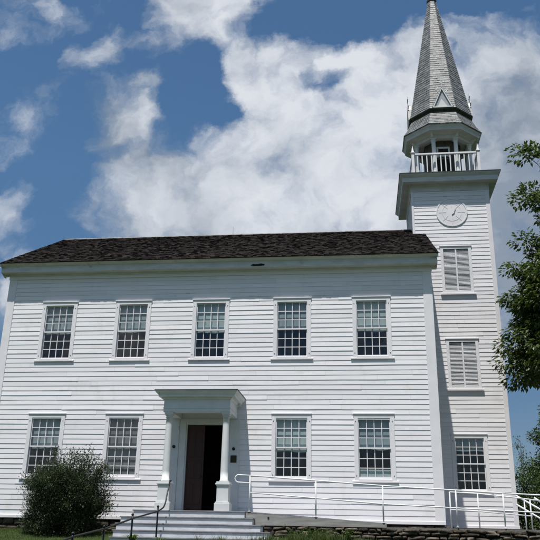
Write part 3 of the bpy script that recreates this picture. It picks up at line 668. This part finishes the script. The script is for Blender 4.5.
for x in (8.99,10.89,12.77,14.78,16.05,17.9,19.5):
    m_ = MB(); m_.tube([(x,ry,bz(x)),(x,ry,tz(x)-.004)],.021,10); m_.tube([(x,ry,bz(x)-.002),(x,ry,bz(x)+.01)],.05,10); sub(m_,'post',RAILW,rail,smooth=True)
rail2 = empty('ramp_handrail',(16,-.3,-.1)); tag(rail2,'short white handrail behind the ramp rail, in front of the tower base','handrail')
y2 = -.35
m_ = MB(); m_.tube([(14.75,y2,.885),(15.6,y2,.845),(16.75,y2,.735),(17.45,y2,.655)],.02,10); sub(m_,'top_rail',RAILW,rail2,smooth=True)
m_ = MB(); m_.tube([(14.75,y2,.39),(15.6,y2,.355),(17.05,y2,.245)],.018,10); sub(m_,'mid_rail',RAILW,rail2,smooth=True)
for x,t in ((14.75,.885),(15.55,.845),(17.02,.70)):
    m_ = MB(); m_.tube([(x,y2,-.12),(x,y2,t)],.02,10); sub(m_,'post',RAILW,rail2,smooth=True)
rail3 = empty('sloping_handrail',(18,1.5,-.2)); tag(rail3,'white double handrail running steeply downhill to the right beyond the tower','handrail')
for (a,b,nm) in (((17.0,1.6,.93),(19.4,1.6,-.45),'top_rail'),((17.0,1.6,.66),(19.4,1.6,-.78),'mid_rail'),((17.3,.4,.80),(19.4,.4,-.62),'top_rail')):
    m_ = MB(); m_.tube([a,b],.028,10); sub(m_,nm,RAILW,rail3,smooth=True)
for (x,y,b,t) in ((17.25,1.6,-.3,.80),(18.6,1.6,-1.0,.02),(18.6,.4,-1.0,-.08)):
    m_ = MB(); m_.tube([(x,y,b),(x,y,t)],.02,10); sub(m_,'post',RAILW,rail3,smooth=True)
# black iron handrail
ir = empty('iron_handrail',(6.65,-5,-1)); tag(ir,'black iron handrail curving down from the left portico column towards the viewer','handrail')
pth = [(6.62,-1.53,1.03),(6.62,-1.60,1.0),(6.64,-1.74,.83),(6.64,-1.90,.60),(6.65,-2.02,.42),(6.65,-2.12,.32),(6.65,-2.22,.26),(6.65,-2.40,.21),(6.65,-2.8,.125),(6.65,-5.09,-.125),(6.65,-7.12,-.40),(6.65,-8.9,-.57),(6.65,-11.5,-.95)]
m_ = MB(); m_.tube(pth,.021,10); m_.tube([(6.62,-1.49,1.03),(6.62,-1.55,1.03)],.03,10); sub(m_,'rail',IRON,ir,smooth=True)
def gz(y):
    T = [(-2000,-2.3),(-60,-2.3),(-22,-2.2),(-10,-1.38),(-5,-.92),(-2.6,-.62),(-1.2,-.44),(0,-.41),(60,-.41),(3000,-.41)]
    for (a,b),(c,d) in zip(T,T[1:]):
        if y <= c: return b+(d-b)*(y-a)/(c-a)
    return -.41
for y,t in ((-2.81,.27),(-5.12,-.02),(-7.15,-.34),(-8.95,-.5),(-11.5,-.9)):
    m_ = MB(); m_.tube([(6.65,y,gz(y)-.1),(6.65,y,t-.03)],.024,10); m_.lathe(6.65,y,[(.024,t-.04),(.036,t-.02),(.03,t),(.004,t+.02)],10); sub(m_,'post',IRON,ir,smooth=True)

# ================================================================== RETAINING WALL, GROUND
wall = MB(); stones(wall,9.42,21.5,-1.74,-1.15,-.175,5,.25,.07,.19,.10,.46,.06); wall.box(9.6,21.4,-1.62,-1.35,-1.1,-.21,1)
wo = tag(wall.build('stone_wall',[STONE,GROUTM]),'low dark dry-laid fieldstone retaining wall under the ramp','wall')
# ground: one sheet to the horizon
mb = MB()
xs = [-2500,-800,-300,-120,-60,-30]+[-20+1.0*i for i in range(56)]+[45,80,150,400,900,2500]
ys = [-2500,-800,-300,-120,-60,-40]+[-30+.75*i for i in range(56)]+[15,22,35,60,120,300,900,2500]
def gh(x,y):
    n_ = noise.noise((x*.25,y*.25,0))*.05+noise.noise((x*.9,y*.9,4))*.015
    k = 1 if abs(x) < 60 and abs(y) < 60 else 0
    return gz(y)+n_*k-(.32*max(0,min(1,(x-11.3)/2.2)) if -8<y<-1 else 0)-(.02*max(0,x-18) if x<45 else .5)
nx,ny = len(xs),len(ys)
mb.add([(x,y,gh(x,y)) for y in ys for x in xs],[(j*nx+i,j*nx+i+1,(j+1)*nx+i+1,(j+1)*nx+i) for j in range(ny-1) for i in range(nx-1)],0)
go = tag(mb.build('ground',LAWN,smooth=True),kind='structure')
mb = MB(); mb.box(9.0,21.3,-1.5,3.7,-1.2,-.15); tag(mb.build('gravel_path',GRAVEL),kind='structure')
mb = MB(); mb.add([(-60,-26,-2.2),(80,-26,-2.2),(80,-20.6,-2.1),(-60,-20.6,-2.1)],[(0,1,2,3)],0); tag(mb.build('road',ASPH),kind='structure')

# ================================================================== VEGETATION
def leafquad(mb, p, d, up, l, w, fold=.25, m=0):
    s = d.cross(up)
    if s.length < 1e-3: s = d.cross(Vector((1,.3,0)))
    s.normalize(); n_ = s.cross(d)
    a = p; b = p+d*l*.45+s*w/2+n_*fold*w; c = p+d*l; e = p+d*l*.45-s*w/2+n_*fold*w; q = p+d*l*.5
    mb.add([a,b,c,e,q],[(0,1,4),(1,2,4),(0,4,3),(4,2,3)],m)
def rv(r): 
    while 1:
        v = Vector((r.uniform(-1,1),r.uniform(-1,1),r.uniform(-1,1)))
        if .05 < v.length < 1: return v.normalized()
# ---- bush
rb = random.Random(8); bush = empty('evergreen_bush',(3.45,-1.55,-.5)); tag(bush,'dense dark evergreen bush in front of the two lower left windows','bush')
fo = MB(); stm = MB(); base = Vector((3.5,-1.55,-.5))
def bushr(d):   # outline radius by direction
    return 1
targets = []
for i in range(430):
    az = rb.uniform(0,2*pi); el = math.asin(rb.uniform(0,1)**.9)
    k = .95+.60*noise.noise((math.cos(az)*2.0+3,math.sin(az)*2.0,el*3.2))+rb.uniform(-.18,.14)
    t = Vector((3.57+1.06*k*math.cos(az)*math.cos(el)**.75, -1.65+.95*k*math.sin(az)*math.cos(el)**.75, .33+1.12*k*math.sin(el) - (.15 if el<.3 else 0)))
    targets.append(t)
for i in range(210):   # skirt down to the grass
    az = rb.uniform(0,2*pi); targets.append(Vector((3.5+rb.uniform(.85,1.1)*math.cos(az),-1.6+.85*math.sin(az),rb.uniform(-.42,.5))))
targets += [Vector((2.35,-1.5,.85)),Vector((2.25,-1.6,.65)),Vector((4.75,-1.5,1.25)),Vector((4.8,-1.5,.95)),Vector((4.85,-1.4,.6)),Vector((3.1,-1.6,1.85)),Vector((3.9,-1.6,1.82)),Vector((4.15,-1.5,1.72)),Vector((2.7,-1.5,1.35)),Vector((4.35,-1.5,1.6))]
for t in targets:
    a = base+Vector((rb.uniform(-.5,.5),rb.uniform(-.35,.35),rb.uniform(.0,.3))); mid = a.lerp(t,.5)+rv(rb)*.1
    if rb.random() < .3: stm.tube([a,mid,t],[.014,.009,.003],4,cap=False)
    up_ = Vector((t.x-3.5,t.y+1.6,abs(t.z)*.6+.5)).normalized()
    for j in range(60):          # outer tuft
        q = t+Vector((rb.gauss(0,.10),rb.gauss(0,.10),rb.gauss(0,.10)))-up_*rb.random()*.12
        leafquad(fo,q,(up_*.7+rv(rb)*.8).normalized(),Vector((0,0,1)),rb.uniform(.04,.085),rb.uniform(.02,.036))
    for j in range(30):          # inner fill
        s = rb.uniform(.35,1); q = (a.lerp(mid,s*2) if s<.5 else mid.lerp(t,s*2-1))+rv(rb)*rb.uniform(0,.16)
        leafquad(fo,q,(up_*.5+rv(rb)*.8).normalized(),Vector((0,0,1)),rb.uniform(.05,.09),rb.uniform(.02,.04))
    if rb.random() < .8:        # spiky shoot
        e = t+up_*rb.uniform(.1,.34)+rv(rb)*.05; stm.tube([t,e],[.004,.002],3,cap=False)
        for j in range(16): leafquad(fo,t.lerp(e,rb.random())+rv(rb)*.02,(up_+rv(rb)*.8).normalized(),Vector((0,0,1)),rb.uniform(.035,.06),.02)
# a few pale arching shoots on its right
pale = MB()
for i in range(11):
    a = Vector((4.3,-1.6,-.3)); t = Vector((rb.uniform(4.75,5.15),rb.uniform(-1.8,-1.3),rb.uniform(.1,.9))); mid = a.lerp(t,.6)+Vector((0,0,.25))
    pale.tube([a,mid,t],[.006,.005,.002],4,cap=False)
    for j in range(16):
        s = rb.uniform(.4,1); q = a.lerp(mid,s/.6) if s<.6 else mid.lerp(t,(s-.6)/.4)
        leafquad(pale,q,(rv(rb)+Vector((.3,0,0))).normalized(),Vector((0,0,1)),rb.uniform(.04,.08),.025)
sub(fo,'foliage',YEW,bush); sub(stm,'stem',BARK,bush); o = sub(pale,'shoot',WEED,bush)

# ---- broadleaf tree at the right
def grow(mb, a, b, r0, r1, rr, n=6, wob=.06):
    pts = []; L_ = (b-a).length
    for i in range(n+1):
        t = i/n; p = a.lerp(b,t)+rv(rr)*wob*L_*math.sin(pi*t)*.6+Vector((0,0,.08*L_*math.sin(pi*t))); pts.append(p)
    mb.tube(pts,[r0+(r1-r0)*i/n for i in range(n+1)],7,cap=False); return pts
def broad_tree(name,label,loc,tr_,crown_c,rad,clusters,seed,lm,leaf=(.13,.2),nl=95,cr=.55,cat='tree',group=None,cull=.0,extra=()):
    rr = random.Random(seed); root = empty(name,loc); tag(root,label,cat,group)
    L0 = Vector(loc); tk = MB(); lv = MB(); C = Vector(crown_c)
    trunk = grow(tk,L0-Vector((0,0,.2)),Vector((C.x,C.y,C.z+rad[2]*.45)),tr_,tr_*.23,rr,9,.03)
    cl = [Vector(q) for q in extra]
    while len(cl) < clusters+len(extra):
        v = rv(rr); k = rr.uniform(.35,1)**.45; k *= 1+.22*noise.noise(v*1.7+Vector((seed,0,0)))
        cl.append(C+Vector((v.x*rad[0],v.y*rad[1],v.z*rad[2]))*k)
    limbs = []
    for i in range(9):
        t = trunk[3+i%6]; v = Vector((math.cos(i*2.4),math.sin(i*2.4),rr.uniform(.1,.7))); e = C+Vector((v.x*rad[0],v.y*rad[1],(v.z-.4)*rad[2]))*.62
        limbs += grow(tk,t,e,tr_*.37,tr_*.12,rr,6,.08)[1:]
    for q in cl:
        j = min(limbs+trunk[3:],key=lambda w:(w-q).length+max(0,w.z-q.z)*.6)
        grow(tk,j,q,.028,.007,rr,4,.08)
        out_ = (q-C).normalized(); R_ = cr*rr.uniform(.75,1.2)
        for i in range(nl):
            v = rv(rr); k = rr.random()**.4; off = Vector((v.x*R_,v.y*R_,v.z*R_*.62))*k
            p_ = q+off; d = (off.normalized()*.6+rv(rr)*.5+Vector((0,0,-.35))+out_*.3).normalized()
            l = rr.uniform(*leaf); leafquad(lv,p_,d,Vector((0,0,1))+rv(rr)*.5,l,l*rr.uniform(.42,.62),.18)
    sub(tk,'trunk',BARK,root,smooth=True); sub(lv,'crown',lm,root); return root
edge = [(18.2,.9,12.7),(18.6,1.1,12.9),(18.4,1.2,11.3),(18.05,.9,10.9),(18.5,.8,10.7),(18.0,1.0,9.35),(18.4,1.3,9.0),(17.5,1,8.3),(17.9,.8,8.1),(18.5,1.2,8.3),(17.3,1.1,7.25),(17.75,.9,7.0),(18.3,1.2,7.5),
        (17.35,1,6.0),(17.1,1.0,5.6),(17.7,.9,5.7),(18.2,1.2,6.3),(17.0,1.0,5.05),(17.5,1.1,5.0),(17.25,1.0,4.5),(17.6,.9,4.6),(18.0,1.1,5.2),(18.5,1.2,4.6),(18.3,1.1,6.9),(18.9,1.0,5.6),(19.0,1.2,7.2),(19,1,8.8),(18.9,.9,10.2),(18.6,1.6,6.0),(18.9,.5,6.5),(18.4,1.6,5.2),(18.9,1.4,4.9),(19.3,1,6.2),(19.3,.7,5.3),(18.8,1.5,7.8),(19.4,.8,8),(18.2,.7,7.0),(17.8,1.4,6.5),(18.0,.8,5.6),(17.6,1.2,5.4),(18.5,.6,5.5),(19.3,1.2,9.6),(18.7,1.2,8.6),(19.3,1,11.2),(19.2,1,12.6)]
EZ = [(4.2,18.3),(4.6,17.5),(5.1,17.1),(6,17.4),(7.2,17.4),(8.3,17.7),(9.0,18.3),(9.4,18.0),(10.1,18.6),(11,18.1),(12,18.7),(12.8,18.3),(13.6,19.2)]
re_ = random.Random(31)
for i in range(150):
    z = re_.uniform(4.5,13.4)
    for (a,b),(c,d) in zip(EZ,EZ[1:]):
        if a <= z <= c: x_ = b+(d-b)*(z-a)/(c-a)
    edge.append((x_+.40+(.45 if z > 8.6 else 0)+abs(re_.gauss(0,.8)),re_.uniform(-.2,2.2),z))
broad_tree('broadleaf_tree','leafy green broadleaf tree reaching in from the right beside the tower',(22.6,1.0,-.6),.30,(22.4,1.0,8.6),(4.4,3.6,5.7),230,3,LEAF,extra=edge,leaf=(.10,.21),nl=170,cr=.48)
broad_tree('shade_tree','dark green rounded tree low behind the tower at the right edge',(23.9,16,-.5),.2,(23.2,16,2.4),(3.2,2.4,2.9),150,9,LEAFD,leaf=(.10,.17),nl=260,cr=.75)
broad_tree('shade_tree','taller green tree behind the low dark one, drooping in at the right edge',(23.6,12.5,-.5),.18,(22.7,12.5,4.9),(2.5,2.2,2.0),80,21,LEAF,leaf=(.12,.2),nl=170,cr=.55)
broad_tree('shade_tree','dark hedge-like tree seen through the ramp rails at lower right',(22.2,13,-.5),.1,(21.6,13,1.1),(3.0,1.8,1.9),130,33,LEAFD,leaf=(.08,.14),nl=250,cr=.55)
# slim sapling behind
broad_tree('sapling','thin pale sapling just right of the tower corner, behind it',(21.6,24,-.5),.035,(21.85,24,5.0),(.35,.35,1.0),12,44,LEAF,leaf=(.06,.11),nl=20,cr=.3)

# ---- grass
rg = random.Random(17); gr = MB()
def blade(p,h,w,lean):
    a = rg.uniform(0,2*pi); s = Vector((math.cos(a),math.sin(a),0))*w/2; l = Vector((rg.uniform(-1,1),rg.uniform(-1,1),0))*lean
    gr.add([p-s,p+s,p+s*.6+l*.4+Vector((0,0,h*.6)),p-s*.6+l*.4+Vector((0,0,h*.6)),p+l+Vector((0,0,h))],[(0,1,2,3),(3,2,4)],0)
for i in range(42000):
    x = rg.uniform(-3,6.0); y = -abs(rg.gauss(0,2.4))-.05; 
    if y < -6.5 or (5.0 < x and y > -2.9) : continue
    blade(Vector((x,y,gh(x,y)-.01)),rg.uniform(.03,.075),.008,.03)
for i in range(16000):
    x = rg.uniform(6,22); y = rg.uniform(-4.5,-1.85)
    if x < 10.3 and y > -3.1: continue
    blade(Vector((x,y,gh(x,y)-.01)),rg.uniform(.05,.12),.009,.05)
for i in range(190):      # taller tufts along the steps and the wall
    x = rg.choice([rg.uniform(7.9,13.5),rg.uniform(9.5,12.5),rg.uniform(13,19)]); y = -3.12-rg.random()*.4 if x < 10.2 else rg.uniform(-2.5,-1.95)
    H = rg.uniform(.12,.34)*(1 if x<13 else .6)
    for j in range(26): blade(Vector((x+rg.gauss(0,.06),y+rg.gauss(0,.05),gh(x,y)-.01)),H*rg.uniform(.6,1.1),.012,H*.45)
tag(gr.build('grass',GRASS),kind='stuff')
def clump(name,label,x,y,h,n,seed,w=.03,group=None):
    r_ = random.Random(seed); m_ = MB(); z = gh(x,y)
    for i in range(n):
        a = r_.uniform(0,2*pi); d = Vector((math.cos(a),math.sin(a),0)); L_ = h*r_.uniform(.7,1.15); o = Vector((x,y,z))+d*r_.uniform(0,.07); s = Vector((-d.y,d.x,0)); pts = []
        for k in range(7):
            t = k/6; pts.append(o+d*L_*.75*t*t+Vector((0,0,L_*(t*1.25-.75*t*t*t))))
        for k in range(6):
            w0 = w*math.sin(pi*min(1,(k/6)*.8+.2)); w1 = w*math.sin(pi*min(1,((k+1)/6)*.8+.2))
            m_.add([pts[k]-s*w0/2,pts[k]+s*w0/2,pts[k+1]+s*w1/2,pts[k+1]-s*w1/2],[(0,1,2,3)],0)
    o = m_.build(name,WEED); tag(o,label,'plant',group); return o
clump('daylily','strappy green clump beside the foot of the steps, left of the first iron post',6.15,-3.35,.36,70,3)
clump('daylily','smaller strappy clump right of the first black post at the step foot',6.98,-3.6,.30,40,4)
def leafy(name,label,x,y,h,seed,n=200,wd=.25):
    r_ = random.Random(seed); m_ = MB(); z = gh(x,y)
    for i in range(14):
        t = Vector((x+r_.gauss(0,wd),y+r_.gauss(0,.12),z+h*r_.uniform(.6,1.05))); a = Vector((x+r_.gauss(0,.06),y,z)); m_.tube([a,a.lerp(t,.5)+Vector((0,0,.03)),t],[.004,.003,.002],4,cap=False)
        for j in range(n//14):
            q = a.lerp(t,r_.uniform(.25,1))+rv(r_)*.03; leafquad(m_,q,(rv(r_)+Vector((0,0,.2))).normalized(),Vector((0,0,1)),r_.uniform(.04,.08),.03)
    tag(m_.build(name,WEED),label,'plant')
leafy('weed','leafy green weed in front of the stone wall under the third ramp post',11.75,-2.05,.42,6)
leafy('weed','wide low leafy weed against the wall under the second ramp post',10.7,-2.05,.36,7,320,.4)

# ================================================================== SKY, SUN, CAMERA
w = bpy.data.worlds.new('World'); S.world = w; w.use_nodes = True; nt = w.node_tree; nt.nodes.clear(); L = nt.links.new
out = N(nt,'ShaderNodeOutputWorld'); bg = N(nt,'ShaderNodeBackground'); L(bg.outputs[0],out.inputs[0])
SKYS = .10; bg.inputs[1].default_value = SKYS
A, B = .26, 2.75
sun_to = Vector((-A,-1,B)).normalized(); elev = math.asin(sun_to.z); az = math.atan2(sun_to.x,sun_to.y)
sky = N(nt,'ShaderNodeTexSky'); sky.sky_type = 'NISHITA'; sky.sun_disc = False; sky.sun_elevation = elev; sky.sun_rotation = az; sky.altitude = 200; sky.air_density = 1.25; sky.dust_density = .8; sky.ozone_density = 1.0
tc = N(nt,'ShaderNodeTexCoord'); sep = N(nt,'ShaderNodeSeparateXYZ'); L(tc.outputs['Generated'],sep.inputs[0])
def M(op,a,b=None,c=None,clamp=False):
    n = N(nt,'ShaderNodeMath',operation=op); n.use_clamp = clamp
    for i,v in enumerate((a,b,c)):
        if v is None: continue
        if isinstance(v,(int,float)): n.inputs[i].default_value = v
        else: L(v,n.inputs[i])
    return n.outputs[0]
ay = M('MAXIMUM',M('ABSOLUTE',sep.outputs[1]),.08)
u = M('DIVIDE',sep.outputs[0],ay); v = M('DIVIDE',sep.outputs[2],ay)
uv = N(nt,'ShaderNodeCombineXYZ'); L(u,uv.inputs[0]); L(v,uv.inputs[1])
front = M('GREATER_THAN',sep.outputs[1],0.0)
wn = N(nt,'ShaderNodeTexNoise',inp={'Scale':7.0,'Detail':9.0,'Roughness':.60}); L(uv.outputs[0],wn.inputs['Vector'])
wv = N(nt,'ShaderNodeVectorMath',operation='MULTIPLY_ADD'); L(wn.outputs['Color'],wv.inputs[0]); wv.inputs[1].default_value = (.14,.14,0); wv.inputs[2].default_value = (-.07,-.07,0)
wu = N(nt,'ShaderNodeVectorMath',operation='ADD'); L(uv.outputs[0],wu.inputs[0]); L(wv.outputs[0],wu.inputs[1])
POS = [(-0.083,0.565,0.166,0.157,1),(-0.188,0.476,0.195,0.112,1),(0.071,0.627,0.163,0.128,1),(-0.038,0.454,0.173,0.094,1),(0.235,0.618,0.101,0.149,1),(0.234,0.453,0.082,0.135,1),(0.165,0.471,0.084,0.152,1),(-0.374,0.633,0.060,0.066,.62),(-0.342,0.55,0.062,0.066,.70),(-0.30,0.53,0.07,0.07,.8),(-0.289,0.488,0.093,0.083,1),(-0.245,0.836,0.102,0.061,.9),(-0.181,0.726,0.036,0.076,.9),(-0.131,0.675,0.08,0.091,1),(-0.42,0.757,0.062,0.026,0.31),(-0.335,0.775,0.05,0.03,0.31),(-0.559,0.847,0.055,0.045,0.16),(-0.531,0.645,0.05,0.05,0.24),(-0.533,0.471,0.045,0.055,0.34),(0.012,0.723,0.109,0.037,0.8),(0.122,0.734,0.092,0.037,0.7),(-0.346,0.698,0.04,0.019,0.35),(0.257,0.707,0.059,0.072,.9),(0.197,0.275,0.078,0.082,0.7),(-0.521,0.347,0.032,0.047,0.6)]
NEG = [(-0.258,0.690,0.052,0.085,.8),(-0.01,0.818,0.144,0.055,1),(-0.055,0.68,0.05,0.022,0.34),(0.174,0.817,0.093,0.027,0.8),(0.161,0.732,0.012,0.011,0.4),(0.213,0.161,0.075,0.051,1),(-0.483,0.565,0.06,0.105,0.7),(-0.557,0.73,0.088,0.078,0.6),(-0.203,0.642,0.026,0.033,0.7)]
def blob(q):
    m_ = N(nt,'ShaderNodeMapping',vector_type='TEXTURE'); m_.inputs['Location'].default_value = (q[0],q[1],0); m_.inputs['Scale'].default_value = (q[2],q[3],1); L(wu.outputs[0],m_.inputs[0])
    l = N(nt,'ShaderNodeVectorMath',operation='LENGTH'); L(m_.outputs[0],l.inputs[0])
    return M('MULTIPLY',M('SUBTRACT',1.15,l.outputs['Value']),q[4]) 
acc = None
for q in POS:
    b_ = blob(q); acc = b_ if acc is None else M('MAXIMUM',acc,b_)
acc = M('MINIMUM',acc,.55)
for q in NEG:
    acc = M('SUBTRACT',acc,M('MULTIPLY',M('MAXIMUM',blob(q),0.0),.9))
# weather beyond the picture: broken cumulus all round
gn = N(nt,'ShaderNodeTexNoise',inp={'Scale':2.6,'Detail':8.0,'Roughness':.55}); L(uv.outputs[0],gn.inputs['Vector'])
gen = M('MULTIPLY_ADD',gn.outputs['Fac'],3.0,-1.45)
far = M('MAXIMUM',M('MAXIMUM',M('SUBTRACT',M('ABSOLUTE',M('ADD',u,.13)),.56),M('SUBTRACT',v,.95)),0.0)
far = M('MINIMUM',M('MULTIPLY',far,6.0),1.0); far = M('MAXIMUM',far,M('SUBTRACT',1.0,front))
den = M('ADD',M('MULTIPLY',acc,M('SUBTRACT',1.0,far)),M('MULTIPLY',gen,far))
fn = N(nt,'ShaderNodeTexNoise',inp={'Scale':13.0,'Detail':12.0,'Roughness':.57}); L(wu.outputs[0],fn.inputs['Vector'])
den = M('ADD',den,M('MULTIPLY_ADD',fn.outputs['Fac'],1.5,-.75))
mr = N(nt,'ShaderNodeMapRange',interpolation_type='SMOOTHSTEP',inp={'From Min':-.16,'From Max':.66}); L(den,mr.inputs['Value'])
above = M('MULTIPLY',M('ADD',sep.outputs[2],.0),14.0,clamp=True)
cov = M('MULTIPLY',M('MULTIPLY',mr.outputs[0],above),.95)
# cloud shading: large soft grey folds
sn = N(nt,'ShaderNodeTexNoise',inp={'Scale':6.5,'Detail':7.0,'Roughness':.55}); mo = N(nt,'ShaderNodeMapping'); mo.inputs['Location'].default_value = (3.1,7.7,0); L(wu.outputs[0],mo.inputs[0]); L(mo.outputs[0],sn.inputs['Vector'])
grey = M('MULTIPLY_ADD',sn.outputs['Fac'],2.6,-.95)
grey = M('ADD',grey,M('MULTIPLY',M('MAXIMUM',blob((.25,.45,.17,.26,1)),0.0),1.0))
grey = M('SUBTRACT',grey,M('MULTIPLY',M('MAXIMUM',blob((.0,.6,.24,.2,1)),0.0),.45))
grey = M('ADD',grey,M('MULTIPLY',M('MAXIMUM',blob((-.42,.64,.2,.3,1)),0.0),.45))
grey = M('ADD',grey,M('MULTIPLY',M('SUBTRACT',.5,fn.outputs['Fac']),.75))
cc = ramp(nt,grey,[(.0,(6.7,6.95,7.4)),(.45,(5.1,5.45,6.0)),(.75,(3.75,4.15,4.75)),(1.0,(2.5,2.95,3.6))])
skm = N(nt,'ShaderNodeMix',data_type='RGBA',blend_type='MULTIPLY'); skm.inputs[0].default_value = 1; skm.inputs[7].default_value = (.49,.70,.83,1); L(sky.outputs[0],skm.inputs[6]); tint = ramp(nt,sep.outputs[2],[(.0,(.42,.47,.60)),(.18,(.36,.46,.60)),(.45,(.49,.70,.83))]); L(tint,skm.inputs[7])
mxc = N(nt,'ShaderNodeMix',data_type='RGBA'); L(cov,mxc.inputs[0]); L(skm.outputs[2],mxc.inputs[6]); L(cc,mxc.inputs[7]); L(mxc.outputs[2],bg.inputs[0])

sd = bpy.data.lights.new('sun','SUN'); sd.energy = 5.0; sd.angle = math.radians(.53); sd.color = (1,.965,.91)
so = bpy.data.objects.new('sun',sd); COL.objects.link(so); so.rotation_euler = sun_to.to_track_quat('Z','Y').to_euler(); so.location = (0,-10,40)

cd = bpy.data.cameras.new('camera'); cam = bpy.data.objects.new('camera',cd); COL.objects.link(cam); S.camera = cam
cd.sensor_width = 36; cd.lens = 36*740.45/540; cd.clip_end = 6000; cd.clip_start = .1
r = Vector((0.992921,0.117165,0.0194966)); uu = Vector((0.0221845,-0.3441947,0.9386362)); ff = Vector((-0.1166864,0.9315591,0.3443574))
m3 = Matrix((r,uu,-ff)).transposed(); cam.matrix_world = Matrix.Translation((12.19156,-23.53014,-.590365)) @ m3.to_4x4()
S.view_settings.view_transform = 'Standard'; S.view_settings.look = 'None'; S.view_settings.gamma = 1; S.view_settings.use_curve_mapping = False
S.view_settings.exposure = .17
S.render.resolution_x = S.render.resolution_y = 1024
S.cycles.max_bounces = 8; S.cycles.transparent_max_bounces = 12; S.cycles.caustics_reflective = False; S.cycles.caustics_refractive = False
try: S.cycles.use_denoising = True
except Exception: pass
